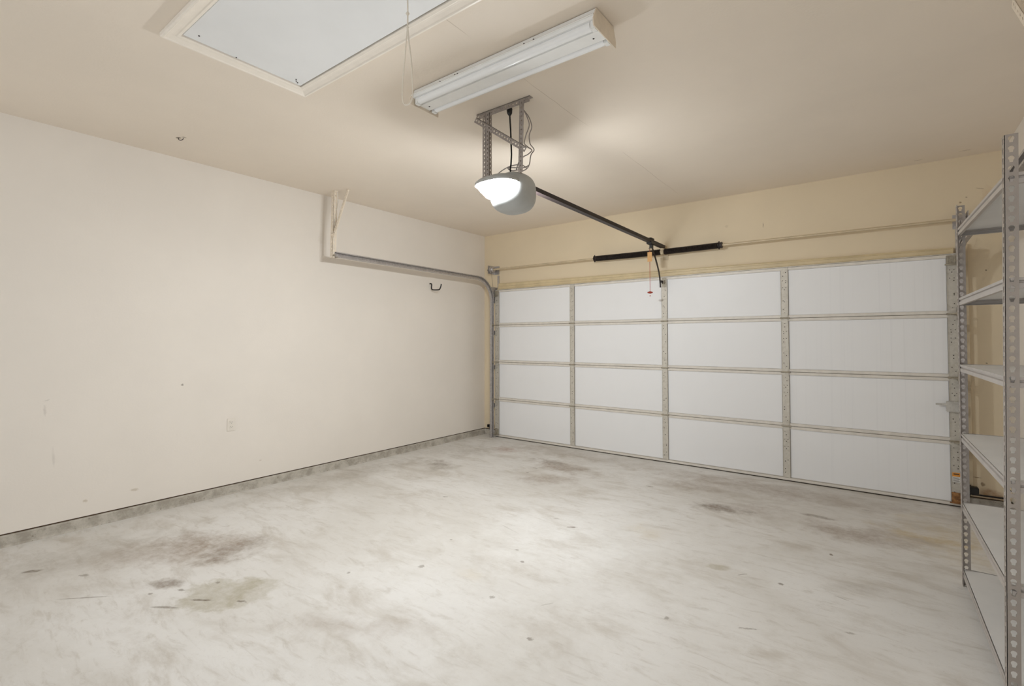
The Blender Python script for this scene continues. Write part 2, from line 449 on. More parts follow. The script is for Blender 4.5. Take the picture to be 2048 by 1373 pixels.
def curb_run(name, axis, lo, hi, face, back, label):
    back -= math.copysign(.032, back-face)
    mb = MB()
    n = int((hi-lo)/.05)
    rows = []
    for i in range(n+1):
        u = lo+(hi-lo)*i/n
        j = [random.uniform(-.0025, .0025) for _ in range(3)]
        dirn = 1 if back > face else -1
        pr = [(face - dirn*.006 + j[0], 0), (face+j[1], .012), (face+j[2], CURB-.006), (face+dirn*.006, CURB), (back, CURB), (back, 0)]
        rows.append([mb.bm.verts.new((a, u, z) if axis == 'y' else (u, a, z)) for a, z in pr])
    for i in range(n):
        for k in range(6):
            mb.bm.faces.new((rows[i][k], rows[i][(k+1) % 6], rows[i+1][(k+1) % 6], rows[i+1][k]))
    mb.bm.faces.new(rows[0][::-1]); mb.bm.faces.new(rows[-1])
    o = mb.build(name, M_curb)
    tag(o, label, 'curb', kind='structure')
    s = MB()
    d = 1 if back > face else -1
    a0, a1 = sorted((face+d*.022, back))
    if axis == 'y': s.box(a0, a1, lo, hi, CURB, CURB+.010)
    else: s.box(lo, hi, a0, a1, CURB, CURB+.010)
    tag(s.build('sill_plate', M_sill, o), 'dark brown wood line between curb and drywall')
    return o
curb_run('baseboard_left', 'y', YB, YF-.002, XL+.013, XL-T, 'low rough concrete curb along the foot of the left wall')
curb_run('baseboard_right', 'y', YB, YF-.002, XR-.013, XR+T, 'low rough concrete curb along the foot of the right wall')
curb_run('baseboard_front', 'x', XL+.016, -.085, YF-.013, YF+T, 'short concrete curb piece left of the garage door')
curb_run('trim_2', 'x', 4.965, XR-.016, YF-.013, YF+T, 'short concrete curb piece right of the garage door')

# stop moulding above the door, slightly sagging to the right
def trim_prof(x, top):
    zb = 2.124 if x < 2 else 2.116
    return [(YF, zb), (.020, zb), (.018, zb+.012), (.030, zb+.016), (.030, zb+.045), (.040, zb+.050), (.040, top-.012), (.046, top), (YF, top)]
mb = MB()
A_ = trim_prof(0, 2.218); B_ = trim_prof(4.9, 2.178)
va = [mb.bm.verts.new((-.045, y, z)) for y, z in A_]; vb = [mb.bm.verts.new((4.925, y, z)) for y, z in B_]
for k in range(len(va)):
    mb.bm.faces.new((va[k], va[(k+1) % len(va)], vb[(k+1) % len(va)], vb[k]))
mb.bm.faces.new(va[::-1]); mb.bm.faces.new(vb)
tag(mb.build('trim_1', M_trim), 'tan stop moulding along the top edge of the garage door', 'moulding', kind='structure')
mb = MB(); mb.box(4.985, 5.018, .046, YF, .10, 2.2)
tag(mb.build('trim_3', M_shaft), 'narrow tan strip up the wall right of the garage door', 'moulding', kind='structure')

# ------------------------------------------------------------------ garage door
DX0, DX1 = -.066, 4.943
door = thing('door_1', (2.4385, .02, 0), 'closed white sectional garage door with steel stiles and beige rails', 'garage door', kind='structure')
zj = [.034, .543, 1.0764, 1.6098, 2.116]
SX = [1.2192, 2.4384, 3.6576]
RH = .027
for i in range(4):
    z0, z1 = zj[i]+.002, zj[i+1]-.002
    s = MB()
    s.box(DX0, DX1, .028, .050, z0, z1)                       # outer skin of the section
    RL = RH if i else .003
    for (a, bq) in ((z0, z0+RL), (z1-RH, z1)):
        s.box(DX0, DX1, .002, .028, a, bq, .002)
    sec = s.build('door_section', M_rail, door)
    xs = [0.0]+[v for c_ in SX for v in (c_-.0325, c_+.0325)]+[4.877]
    for k in range(4):
        p = MB().box(xs[2*k]+.001, xs[2*k+1]-.001, .0085, .027, z0+RL+.001, z1-RH-.001, .002)
        p.build('insulation_panel', M_panel, sec)
    for k, (x0, x1) in enumerate([(DX0, 0)]+[(c_-.0325, c_+.0325) for c_ in SX]+[(4.877, DX1)]):
        st = MB()
        yf = -.0035
        st.box(x0, x1, yf, .0015, z0, z1, .0012)
        st.box(x0+.001, x0+.004, yf-.004, yf+.001, z0+.03, z1-.03)
        st.box(x1-.004, x1-.001, yf-.004, yf+.001, z0+.03, z1-.03)
        so = st.build('stile', M_stile, sec)
        d = MB()
        xc = (x0+x1)/2
        for zz in (z0+.05, z0+.085, (z0+z1)/2+.03, (z0+z1)/2-.08, z1-.05, z1-.085, z1-.15, z0+.16):
            xo = xc + random.choice((-.012, 0, .012))
            d.cyl((xo, yf-.003, zz), (xo, yf+.001, zz), .0042, 8)
        for zz in (z1-.13, z1-.20):
            if k in (3, 4):
                for xo in (-.014, .014):
                    d.cyl((xc+xo, yf-.002, zz), (xc+xo, yf+.001, zz), .0035, 8)
        # screws stay part of the stile's pattern: joined as a second slot
        d.bm.normal_update()
        me = bpy.data.meshes.new('t'); d.bm.to_mesh(me); d.bm.free()
        off = wloc(so)
        bm = bmesh.new(); bm.from_mesh(so.data); n0 = len(bm.faces)
        for v in me.vertices: v.co -= off
        bm.from_mesh(me); bm.faces.ensure_lookup_table()
        for f in bm.faces[n0:]: f.material_index = 1
        bm.to_mesh(so.data); bm.free(); bpy.data.meshes.remove(me); so.data.materials.append(M_gap)
# hinges
for j in (1, 2, 3):
    for k, xc in enumerate([-.033]+SX+[4.910]):
        h = MB(); z = zj[j]
        h.box(xc-.026, xc+.026, -.008, -.004, z-.052, z+.052, .0015)
        ho = h.build('hinge', M_stile, door)
        h = MB(); h.cyl((xc-.040, -.011, z), (xc+.040, -.011, z), .0078, 12)
        h.build('hinge_pin', M_hinge, ho)
        if k in (0, 4):
            sgn = -1 if k == 0 else 1
            r = MB()
            r.tube([(xc-sgn*.01, -.085, z), (xc+sgn*.018, -.085, z), (xc+sgn*.018, -.085, z), (xc+sgn*.038, -.085, z)], [.0055, .0055, .020, .020], 16)
            r.box(xc-.02, xc+.02, -.092, -.008, z-.004, z+.004)
            r.build('roller', M_hinge, door)
# bottom rail, seal
s = MB().box(DX0, DX1, -.002, .050, .010, .034, .003); s.build('bottom_rail', M_rail, door)
s = MB().box(DX0, DX1, .004, .046, 0.0, .0105, .003); tag(s.build('bottom_seal', M_gap, door), 'dark rubber seal')
s = MB().box(DX0, DX1, .004, .045, 2.117, 2.123); s.build('top_rail', M_stile, door)
# bottom corner brackets and top roller brackets
for sgn, xc, mt in ((-1, -.033, M_hinge), (1, 4.910, M_rust)):
    h = MB(); h.box(xc-.032, xc+.032, -.012, -.004, .036, .12, .002); h.box(xc-.045, xc+.045, -.03, -.004, .032, .038)
    h.cyl((xc, -.03, .06), (xc+sgn*.036, -.085, .06), .006, 10)
    tag(h.build('bottom_bracket', mt, door), 'rusty bottom bracket' if sgn > 0 else None)
    h = MB(); h.box(xc-.036, xc+.032, -.014, -.004, 2.035, 2.105, .002)
    for q in range(4):
        h.box(xc-.026+q*.014, xc-.020+q*.014, -.019, -.013, 2.045, 2.098)
    h.cyl((xc-.045, -.018, 2.028), (xc+.03, -.03, 2.028), .006, 10)
    h.build('top_bracket', M_hinge, door)
# slide lock on the right end stile
s = MB(); s.box(4.855, 4.945, -.030, -.006, .79, .878, .003); s.box(4.787, 4.87, -.026, -.018, .842, .858, .002)
s.build('slide_lock', M_galv, door)
# warning sticker
s = MB().box(4.884, 4.936, -.0085, -.0055, .205, .285)
lab = s.build('warning_label', M_label, door); tag(lab, 'white warning sticker with orange heading')
s = MB().box(4.884, 4.936, -.0092, -.0086, .252, .285); s.build('label_heading', M_orange, lab)
s = MB(); s.box(4.892, 4.928, -.0098, -.0093, .268, .277)
for q in range(4): s.box(4.890, 4.930-.006*(q % 2), -.0092, -.0086, .214+q*.009, .2165+q*.009)
s.build('label_print', M_ink, lab)
# bracket where the operator arm is bolted
s = MB(); s.box(2.415, 2.462, -.012, -.0045, 2.00, 2.105, .002); s.box(2.425, 2.429, -.05, -.010, 2.035, 2.075); s.box(2.447, 2.451, -.05, -.010, 2.035, 2.075)
s.cyl((2.420, -.040, 2.055), (2.456, -.040, 2.055), .006, 10)
s.build('arm_bracket', M_hinge, door)

# ------------------------------------------------------------------ tracks
def ring12(r, squash=1.0):
    # 12 points about (0,0), first towards the (-u,-v) corner
    return [(r*math.cos(PI*1.25+2*PI*k/12)*squash, r*math.sin(PI*1.25+2*PI*k/12)) for k in range(12)]

def channel(op):
    w, h, t, lip = .030, .056, .002, .012
    pts = [(0, -h/2), (w, -h/2), (w, -h/2+lip), (w-t, -h/2+lip), (w-t, -h/2+t), (t, -h/2+t), (t, h/2-t), (w-t, h/2-t), (w-t, h/2-lip), (w, h/2-lip), (w, h/2), (0, h/2)]
    return [(a*op, b_) for a, b_ in pts]

def perf_angle(mb, a, b, d1, d2, w, pitch, hole=.0058, th=.0022, plain1=False):
    """slotted steel angle from a to b; legs along d1 and d2 from the corner line"""
    a, b = Vector(a), Vector(b); L = (b-a).length; t = (b-a)/L
    d1, d2 = Vector(d1).normalized(), Vector(d2).normalized()
    hl = [(x*1.5, y) for x, y in ring12(hole)]
    if plain1:
        p = [a, a+d1*w, b+d1*w, b]
        q = [x+d2*th for x in p]
        vs = [mb.bm.verts.new(x) for x in p+q]
        for f in ((0, 1, 2, 3), (4, 7, 6, 5), (0, 4, 5, 1), (1, 5, 6, 2), (2, 6, 7, 3), (3, 7, 4, 0)): mb.bm.faces.new([vs[i] for i in f])
    else:
        mb.perf(lambda u, v: a+t*u+d1*v, L, w, pitch, hl, th, d2)
    mb.perf(lambda u, v: a+t*u+d2*v, L, w, pitch, hl, th, d1)
    return mb

def make_track(name, xw, op, label, mirror, dz=0.0):
    root = thing(name, (xw, -1.0, 0), label, 'door track', 'garage door tracks')
    yc, rad, yh0 = -.085, .305, -.39
    cz = 1.955+dz
    path = []; nr = []
    for z in (.005, .6, 1.2, 1.7, cz): path.append(Vector((xw, yc, z))); nr.append(Vector((0, 1, 0)))
    for k in range(1, 17):
        a = PI/2*k/16
        path.append(Vector((xw, yh0+rad*math.cos(a), cz+rad*math.sin(a)))); nr.append(Vector((0, math.cos(a), math.sin(a))))
    for k in range(1, 7):
        y = yh0-k*(2.205/6)
        path.append(Vector((xw, y, cz+rad+.018*k/6))); nr.append(Vector((0, 0, 1)))
    X = Vector((1, 0, 0))
    nv = 5
    mb = MB(); mb.sweep(channel(op), path[:nv], lambda i: (X, nr[i])); mb.build('vertical_track', M_track, root)
    mb = MB(); mb.sweep(channel(op), path[nv-1:], lambda i: (X, nr[nv-1+i])); mb.build('horizontal_track', M_track, root, smooth=True)
    # wall angle behind the track, flag bracket at the top and stand-offs lower down
    x0, x1 = (xw-.002*op, xw-.006*op)
    lo, hi = min(x0, x1), max(x0, x1)
    xa, xb = sorted((xw-.006*op, xw+op*.030))
    mb = MB(); mb.box(xa, xb, YF-.010, YF-.004, .002, 2.10); mb.build('wall_angle', M_hinge, root)
    mb = MB(); mb.box(lo, hi, -.105, YF-.004, 1.93, 2.16)
    xa, xb = sorted((xw-.006*op, xw+op*.026))
    mb.box(xa, xb, YF-.010, YF-.004, 2.105, 2.335); mb.build('flag_bracket', M_track, root)
    for z in (.45, 1.0, 1.5):
        mb = MB(); mb.box(lo, hi, -.10, YF-.010, z-.03, z+.03); mb.build('jamb_bracket', M_track, root)
    # rear hanger: upright slotted angle and a slanted brace up to the ceiling
    yr = -2.617
    mb = MB()
    o1 = -op
    perf_angle(mb, (xw-op*.008, yr, 2.245), (xw-op*.008, yr+.014, H), (o1, 0, 0), (0, 1, 0), .042, .038, plain1=False)
    mb.build('hanger', M_creamst, root)
    mb = MB()
    if not mirror:
        a, b_ = Vector((xw-op*.010, yr-.012, 2.44)), Vector((xw+op*.137, yr+.068, H))
        t = (b_-a).normalized(); d1 = Vector((0, 1, 0)).cross(t).normalized()
        perf_angle(mb, a, b_, d1, (0, 1, 0), .030, .034)
    else:
        a, b_ = Vector((xw-.012, yr+.02, 2.70)), Vector((xw-.035, -2.40, H))
        perf_angle(mb, a, b_, (1, 0, 0), (0, .6, -.8), .042, .038)
    mb.build('hanger_brace', M_creamst, root)
    mb = MB(); mb.cyl((xw-op*.012, yr+.012, 2.27), (xw+op*.018, yr+.012, 2.27), .009, 10); mb.cyl((xw+op*.0, yr+.03, 2.25), (xw+op*.035, yr+.03, 2.25), .007, 8)
    mb.build('bolt', M_hinge, root)
    if not mirror:
        mb = MB(); mb.tube([(xw+.02, yr+.035, 2.93), (xw+.018, yr+.045, 2.82), (xw+.01, yr+.03, 2.72), (xw+.004, yr+.015, 2.62), (xw+.012, yr+.01, 2.55), (xw+.02, yr+.02, 2.62), (xw+.012, yr+.035, 2.66)], .0022, 8)
        mb.build('safety_cable', M_galv, root)
    return root
make_track('door_track', -.075, 1, 'steel door track curving up beside the left wall to a cream perforated hanger', False)
make_track('door_track', 4.970, -1, 'steel door track half hidden behind the grey metal shelving', True, -.085)

# ------------------------------------------------------------------ torsion spring
sp = thing('torsion_spring', (2.4, -.03, 2.40), 'long black torsion spring on a tan shaft above the garage door', 'torsion spring')
def shz(x): return 2.410 - (x-1.5)*.0035
mb = MB(); mb.tube([(-.185, -.03, shz(-.185)), (2.4, -.03, shz(2.4)), (5.04, -.03, shz(5.04))], .0125, 14); mb.build('shaft', M_shaft, sp, smooth=True)
def spring(x0, x1):
    mb = MB(); pts = []; r = []
    n = int((x1-x0)/.006)
    for i in range(n+1):
        x = x0+(x1-x0)*i/n
        z = shz(x) - .010*math.sin(PI*(x-1.57)/(1.505))*.6
        pts.append((x, -.03, z)); r.append(.0345 if i % 2 else .0305)
    mb.tube(pts, r, 20); return mb
spring(1.595, 2.405).build('spring', M_spring, sp)
spring(2.455, 3.05).build('spring', M_spring, sp)
for x0, x1 in ((1.562, 1.600), (3.045, 3.082)):
    mb = MB(); z = shz(x0)
    mb.tube([(x0, -.03, z), (x0+.008, -.03, z), (x0+.010, -.03, z), (x1-.01, -.03, z), (x1, -.03, z)], [.038, .038, .030, .033, .033], 18)
    for a in (0, PI/2, PI, 1.5*PI):
        mb.cyl((x0+.004, -.03+math.cos(a)*.03, z+math.sin(a)*.03), (x0+.004, -.03+math.cos(a)*.045, z+math.sin(a)*.045), .006, 8)
    mb.build('winding_cone', M_dark, sp)
mb = MB(); mb.box(2.412, 2.448, -.05, YF-.006, 2.375, 2.425, .003); mb.box(2.400, 2.460, YF-.006, YF-.0005, 2.32, 2.425)
mb.build('center_bracket', M_shaft, sp)
for sgn, xb in ((1, -.135), (-1, 5.012)):
    z = shz(xb)
    mb = MB(); mb.box(xb-.003, xb+.003, -.085, YF-.001, z-.06, z+.06, .002); mb.box(min(xb, xb+sgn*.085), max(xb, xb+sgn*.085), YF-.007, YF-.0005, z-.06, z+.06)
    mb.cyl((xb-.012, -.03, z), (xb+.012, -.03, z), .024, 16)
    mb.build('bearing_plate', M_track, sp)
    mb = MB(); x0, x1 = xb+sgn*.016, xb+sgn*.066
    mb.tube([(x0, -.03, z), (x0+sgn*.006, -.03, z), (x0+sgn*.010, -.03, z), (x1-sgn*.01, -.03, z), (x1, -.03, z)], [.052, .052, .040, .044, .036], 22)
    mb.build('cable_drum', M_track, sp, smooth=True)
    mb = MB(); mb.cyl((xb-sgn*.045, -.03, z), (xb-sgn*.013, -.03, z), .0135, 12); mb.build('shaft_end', M_dark, sp)
    mb = MB(); mb.cyl((x0+sgn*.03, -.072, z), (x0+sgn*.028, -.02, 2.15), .0016, 6); mb.build('lift_cable', M_dark, sp)

# ------------------------------------------------------------------ opener
op = thing('garage_door_opener', (2.435, -2.9, 2.25), 'ceiling hung garage door opener with a glowing lamp and a dark rail', 'garage door opener')
def superell(cx, cy, cz, ax, ay, az, e=3.0, nu=48, nv=28, yfun=None):
    mb = MB(); rows = []
    sg = lambda v, p: math.copysign(abs(v)**p, v)
    p = 2/e
    for j in range(nv+1):
        ph = -PI/2+PI*j/nv
        rows.append([mb.bm.verts.new((cx+ax*sg(math.cos(ph), p)*sg(math.cos(2*PI*i/nu), p), cy+ay*sg(math.cos(ph), p)*sg(math.sin(2*PI*i/nu), p), cz+az*sg(math.sin(ph), p))) for i in range(nu)])
    for j in range(nv):
        for i in range(nu):
            mb.bm.faces.new((rows[j][i], rows[j][(i+1) % nu], rows[j+1][(i+1) % nu], rows[j+1][i]))
    bmesh.ops.remove_doubles(mb.bm, verts=mb.bm.verts, dist=1e-4)
    return mb
BC = (2.440, -2.858, 2.392)
mb = superell(*BC, .147, .138, .135, 2.7); mb.build('housing', M_opener, op, smooth=True)
def outline(cx, cy, ax, ay, z, n=56, e=2.7):
    sg = lambda v: math.copysign(abs(v)**(2/e), v)
    return [Vector((cx+ax*sg(math.cos(2*PI*i/n)), cy+ay*sg(math.sin(2*PI*i/n)), z)) for i in range(n)]
def loft(loops, cap0=False, cap1=False):
    mb = MB(); rs = [[mb.bm.verts.new(p) for p in l] for l in loops]
    for a, b_ in zip(rs, rs[1:]):
        for i in range(len(a)): mb.bm.faces.new((a[i], a[(i+1) % len(a)], b_[(i+1) % len(a)], b_[i]))
    if cap0: mb.bm.faces.new(rs[0][::-1])
    if cap1: mb.bm.faces.new(rs[-1])
    return mb
# frosted lamp lenses slope in under an opaque hood, added to keep light off the ceiling, at each end of the housing
def lens(cx, cy, ax, ay, name, tp=.060, dp=.076):
    lo = []
    for k in range(7):
        t = k/6
        lo.append(outline(cx, cy, ax-tp*t**1.25, ay-tp*t**1.25, 2.432-dp*t))
    o = loft(lo, False, True).build('lamp_lens', M_lens, op, smooth=True)
    if name: tag(o, name)
    h = []
    for a, z in ((.0, 2.432), (.008, 2.428), (.010, 2.434), (.008, 2.446), (-.012, 2.466), (-.05, 2.484), (-.10, 2.490)):
        h.append(outline(cx, cy, max(.01, ax+a), max(.01, ay+a), z))
    loft(h, True, True).build('lamp_hood', M_opener, op, smooth=True)
lens(2.400, -2.955, .152, .130, 'glowing white lamp lens')
lens(2.412, -2.80, .108, .134, None, .040, .112)
# rail
mb = MB()
RA, RB = Vector((2.433, -2.76, 2.492)), Vector((2.433, .02, 2.466))
mb.beam(RA, RB, .030, .030); mb.beam(RA+Vector((0, 0, -.019)), RB+Vector((0, -.06, -.019)), .046, .006)
mb.build('rail', M_dark, op)
mb = MB(); mb.box(2.421, 2.445, .0, YF-.0005, 2.452, 2.484, .002)
mb.build('header_bracket', M_shaft, op)
mb = MB(); mb.box(2.405, 2.461, -.44, -.31, 2.43, 2.462, .004); mb.box(2.412, 2.454, -.42, -.33, 2.484, 2.502, .004); mb.box(2.418, 2.448, -.39, -.345, 2.395, 2.432, .003)
mb.build('trolley', M_blk, op)
arm = [(-.365, 2.412), (-.325, 2.37), (-.265, 2.30), (-.205, 2.225), (-.16, 2.155), (-.135, 2.09), (-.122, 2.03), (-.118, 1.985)]
mb = MB()
prof = [(-.003, -.015), (.003, -.015), (.003, .015), (-.003, .015)]
path = [Vector((2.437, y, z)) for y, z in arm]
def fr(i):
    t = (path[min(i+1, len(path)-1)]-path[max(i-1, 0)]).normalized()
    return Vector((1, 0, 0)), Vector((1, 0, 0)).cross(t)
mb.sweep(prof, path, fr)
mb.beam((2.437, -.125, 2.056), (2.437, -.038, 2.056), .006, .026)
mb.build('door_arm', M_dark, op)
# emergency release
RX, RY = 2.40, -.33
mb = MB(); mb.tube([(2.412, RY, 2.43), (RX, RY, 2.415), (RX-.008, RY, 2.40), (RX, RY, 2.388), (RX+.008, RY, 2.40)], .004, 8); mb.build('release_lever', M_dark, op)
mb = MB(); mb.tube([(RX, RY, 2.39), (RX, RY, 1.90)], .0028, 8); mb.build('release_cord', M_red, op)
mb = MB(); mb.tube([(RX, RY, 1.928), (RX, RY, 1.922), (RX, RY, 1.915), (RX, RY, 1.908), (RX, RY, 1.903)], [.006, .026, .031, .024, .006], 18)
mb.tube([(RX, RY, 1.884), (RX, RY, 1.878), (RX, RY, 1.872)], [.003, .007, .003], 10)
tag(mb.build('release_handle', M_red, op), 'red pull handle')
mb = MB(); mb.hexa([(RX-.026+dx*.052, RY-.004+dy*.0012, 2.255+dz*.105) for dz in (0, 1) for dy in (0, 1) for dx in (0, 1)])
tag(mb.build('release_tag', M_tagm, op), 'tan card tag')
# hanging straps
BY = -2.99
mb = MB(); perf_angle(mb, (2.225, BY, H-.002), (2.672, BY, H-.002), (0, 0, -1), (0, 1, 0), .036, .030, .0055); mb.build('ceiling_angle', M_perf, op)
mb = MB(); perf_angle(mb, (2.312, BY-.004, 2.47), (2.312, BY-.004, 2.93), (-1, 0, 0), (0, 1, 0), .030, .028, .0045)
perf_angle(mb, (2.342, BY-.006, 2.47), (2.342, BY-.006, 2.93), (-1, 0, 0), (0, 1, 0), .028, .028, .0045); mb.build('strap', M_perf, op)
mb = MB(); perf_angle(mb, (2.585, BY-.004, 2.47), (2.596, BY-.004, 2.93), (1, 0, 0), (0, 1, 0), .034, .028, .0045); mb.build('strap', M_perf, op)
a, b_ = Vector((2.228, BY-.008, 2.925)), Vector((2.655, BY-.008, 2.618))
t = (b_-a).normalized(); dn = Vector((0, 1, 0)).cross(t).normalized()
if dn.z > 0: dn = -dn
mb = MB(); perf_angle(mb, a, b_, dn, (0, 1, 0), .034, .028, .0055); mb.build('diagonal_brace', M_perf, op)
# power cord with its plug
mb = MB(); mb.tube([(2.480, -2.95, 2.938), (2.480, -2.95, 2.93), (2.481, -2.95, 2.90), (2.482, -2.95, 2.885)], [.010, .020, .017, .008], 14); mb.build('plug', M_blkpl, op)
mb = MB(); mb.tube([(2.482, -2.95, 2.89), (2.489, -2.95, 2.79), (2.493, -2.95, 2.70), (2.497, -2.95, 2.62), (2.492, -2.95, 2.555), (2.470, -2.93, 2.535), (2.45, -2.90, 2.525)], .0055, 10); mb.build('power_cord', M_blkpl, op)
def smooth(pts, n=6):
    P = [Vector(p) for p in pts]; out = []
    for i in range(len(P)-1):
        p0, p1, p2, p3 = P[max(i-1, 0)], P[i], P[i+1], P[min(i+2, len(P)-1)]
        for k in range(n):
            t = k/n
            out.append(.5*((2*p1)+(-p0+p2)*t+(2*p0-5*p1+4*p2-p3)*t*t+(-p0+3*p1-3*p2+p3)*t**3))
    out.append(P[-1]); return out
for q, pts in enumerate((
        [(2.563, -2.9, 2.915), (2.603, -2.9, 2.858), (2.625, -2.9, 2.79), (2.605, -2.9, 2.74), (2.612, -2.9, 2.68), (2.643, -2.9, 2.635), (2.618, -2.9, 2.605), (2.605, -2.9, 2.545), (2.58, -2.9, 2.520), (2.53, -2.88, 2.522)],
        [(2.572, -2.91, 2.905), (2.594, -2.91, 2.86), (2.612, -2.91, 2.80), (2.585, -2.91, 2.74), (2.573, -2.91, 2.69), (2.60, -2.91, 2.66), (2.632, -2.91, 2.63), (2.60, -2.91, 2.61), (2.565, -2.91, 2.603), (2.52, -2.90, 2.58), (2.49, -2.89, 2.535)],
        [(2.578, -2.89, 2.53), (2.56, -2.93, 2.545), (2.50, -2.94, 2.550), (2.43, -2.93, 2.548), (2.36, -2.92, 2.53), (2.345, -2.90, 2.515)],
        [(2.60, -2.90, 2.54), (2.55, -2.90, 2.535), (2.49, -2.93, 2.541), (2.45, -2.93, 2.545), (2.47, -2.91, 2.53), (2.54, -2.90, 2.528)])):
    mb = MB(); mb.tube(smooth(pts), .0035, 8); mb.build('signal_wire', M_wire, op)

o = thing('ceiling_outlet', (2.50, -2.94, H), 'small cream ceiling outlet where the opener cord plugs in', 'outlet')
mb = MB().box(2.452, 2.565, -2.985, -2.905, H-.006, H-.0005, .002); mb.build('cover_plate', M_creamst, o)
mb = MB().box(2.515, 2.548, -2.962, -2.93, H-.009, H-.006, .001); mb.build('socket', M_plate, o)

# ------------------------------------------------------------------ shop light
sl = thing('shop_light', (2.765, -3.385, 2.85), 'white two tube shop light mounted on the ceiling, unlit', 'light fixture')
FX0, FX1, FY = 2.135, 3.395, -3.385
mb = MB()
out = [(-.088, 2.944), (-.094, 2.925), (-.112, 2.908), (-.112, 2.903), (-.107, 2.903), (-.096, 2.895), (-.046, 2.893), (-.040, 2.866), (.040, 2.866), (.046, 2.893), (.096, 2.895), (.107, 2.895), (.112, 2.895), (.112, 2.900), (.094, 2.925), (.088, 2.944)]
prof = [(a, b_) for a, b_ in out]
mb.extrude(prof, (FX0+.003, FY, 0), (FX1-.003, FY, 0), (0, 1, 0), (0, 0, 1)); mb.build('reflector', M_white, sl)
for x in (FX0, FX1):
    mb = MB()
    pr = [(-.090, 2.945), (-.104, 2.915), (-.118, 2.885), (-.118, 2.862), (-.112, 2.850), (.118, 2.850), (.118, 2.885), (.104, 2.915), (.090, 2.945)]
    mb.extrude(pr, (x-.0025, FY, 0), (x+.0025, FY, 0), (0, 1, 0), (0, 0, 1)); mb.build('end_plate', M_creamst, sl)
for dy in (-.069, .069):
    mb = MB(); mb.tube([(FX0+.035, FY+dy, 2.880), (FX0+.045, FY+dy, 2.880), (FX1-.045, FY+dy, 2.880), (FX1-.035, FY+dy, 2.880)], .022, 24); t_ = mb.build('tube', M_tube, sl, smooth=True)
    for xa, xb in ((FX0+.006, FX0+.035), (FX1-.035, FX1-.006)):
        mb = MB(); mb.box(xa, xb, FY+dy-.017, FY+dy+.017, 2.856, 2.904, .004); mb.build('lamp_holder', M_white, sl)
for x in (FX0+.045, FX1-.06):
    mb = MB(); mb.cyl((x, FY, 2.8645), (x, FY, 2.8665), .005, 10); mb.build('screw', M_dark, sl)
for x in (2.50, 2.52, 2.99, 3.05, 2.38):
    mb = MB(); mb.cyl((x, FY-.099, 2.918), (x, FY-.104, 2.917), .004, 8); mb.build('screw', M_dark, sl)

# ------------------------------------------------------------------ attic hatch
ah = thing('attic_hatch', (2.31, -4.24, H), 'white attic hatch in the ceiling with moulded cream frame and pull cord', 'attic hatch')
mb = MB()
def frame_ring(off, z):
    return [Vector((HX0-off, HY0-off, z)), Vector((HX1+off, HY0-off, z)), Vector((HX1+off, HY1+off, z)), Vector((HX0-off, HY1+off, z))]
steps = [(-.008, H+.012), (-.008, H-.010), (.006, H-.014), (.012, H-.012), (.022, H-.013), (.046, H-.020), (.050, H-.024), (.058, H-.024), (.062, H-.020), (.062, H-.0005)]
rings = [[mb.bm.verts.new(p) for p in frame_ring(o_, z)] for o_, z in steps]
for i in range(len(rings)-1):
    for k in range(4):
        mb.bm.faces.new((rings[i][k], rings[i][(k+1) % 4], rings[i+1][(k+1) % 4], rings[i+1][k]))
mb.build('frame', M_trimw, ah)
mb = MB().box(HX0+.016, HX1-.014, HY0+.011, HY1-.015, H-.006, H+.012, .002); mb.build('hatch_panel', M_hatch, ah)
mb = MB().box(HX0-.008, HX1+.008, HY0-.008, HY1+.008, H+.012, H+.03); mb.build('backing_board', M_sill, ah)
for x, y in ((1.69, -4.50), (1.655, -3.96), (1.668, -3.975), (1.685, -3.985), (1.64, -4.3)):
    mb = MB(); mb.cyl((x, y, H-.0085), (x, y, H-.0055), .004, 8); mb.build('nail_head', M_dark, ah)
# pull cord: eye, doubled upper strand, knots and a long loop
CX, CY = 2.81, -4.10
mb = MB(); mb.tube([(CX, CY, H-.005), (CX, CY, H-.03), (CX-.006, CY, H-.036), (CX, CY, H-.042), (CX+.006, CY, H-.036), (CX, CY, H-.03)], .0022, 8); mb.build('eye_screw', M_galv, ah)
mb = MB()
mb.tube(smooth([(CX, CY, H-.04), (CX+.001, CY, 2.82), (CX+.001, CY, 2.755)]), .0031, 8)
mb.tube(smooth([(CX+.001, CY, 2.755), (CX-.014, CY, 2.65), (CX-.028, CY, 2.53), (CX-.031, CY, 2.46), (CX-.020, CY, 2.425), (CX+.004, CY, 2.415), (CX+.026, CY, 2.425), (CX+.036, CY, 2.46), (CX+.028, CY, 2.58), (CX+.010, CY, 2.69), (CX+.001, CY, 2.755)]), .0031, 8)
mb.tube([(CX+.001, CY, 2.825), (CX+.001, CY, 2.816), (CX+.001, CY, 2.807)], [.003, .009, .003], 10)
mb.tube([(CX+.001, CY, 2.762), (CX+.001, CY, 2.755), (CX+.001, CY, 2.748)], [.003, .006, .003], 10)
mb.build('pull_cord', M_cord, ah)

# ------------------------------------------------------------------ wall things
o = thing('wall_outlet', (XL, -3.467, .57), 'ivory duplex outlet low on the left wall', 'outlet')
mb = MB().box(XL+.0005, XL+.006, -3.502, -3.432, .570, .684, .002); pl = mb.build('cover_plate', M_plate, o)
for z in (.606, .648):
    mb = MB().box(XL+.006, XL+.0085, -3.484, -3.450, z-.014, z+.014, .003); r = mb.build('receptacle', M_plate, o)
    mb = MB(); mb.box(XL+.0083, XL+.0090, -3.475, -3.473, z-.002, z+.007); mb.box(XL+.0083, XL+.0090, -3.462, -3.460, z-.002, z+.007); mb.cyl((XL+.0083, -3.467, z-.008), (XL+.0090, -3.467, z-.008), .0025, 8)
    mb.build('slot', M_gap, r)

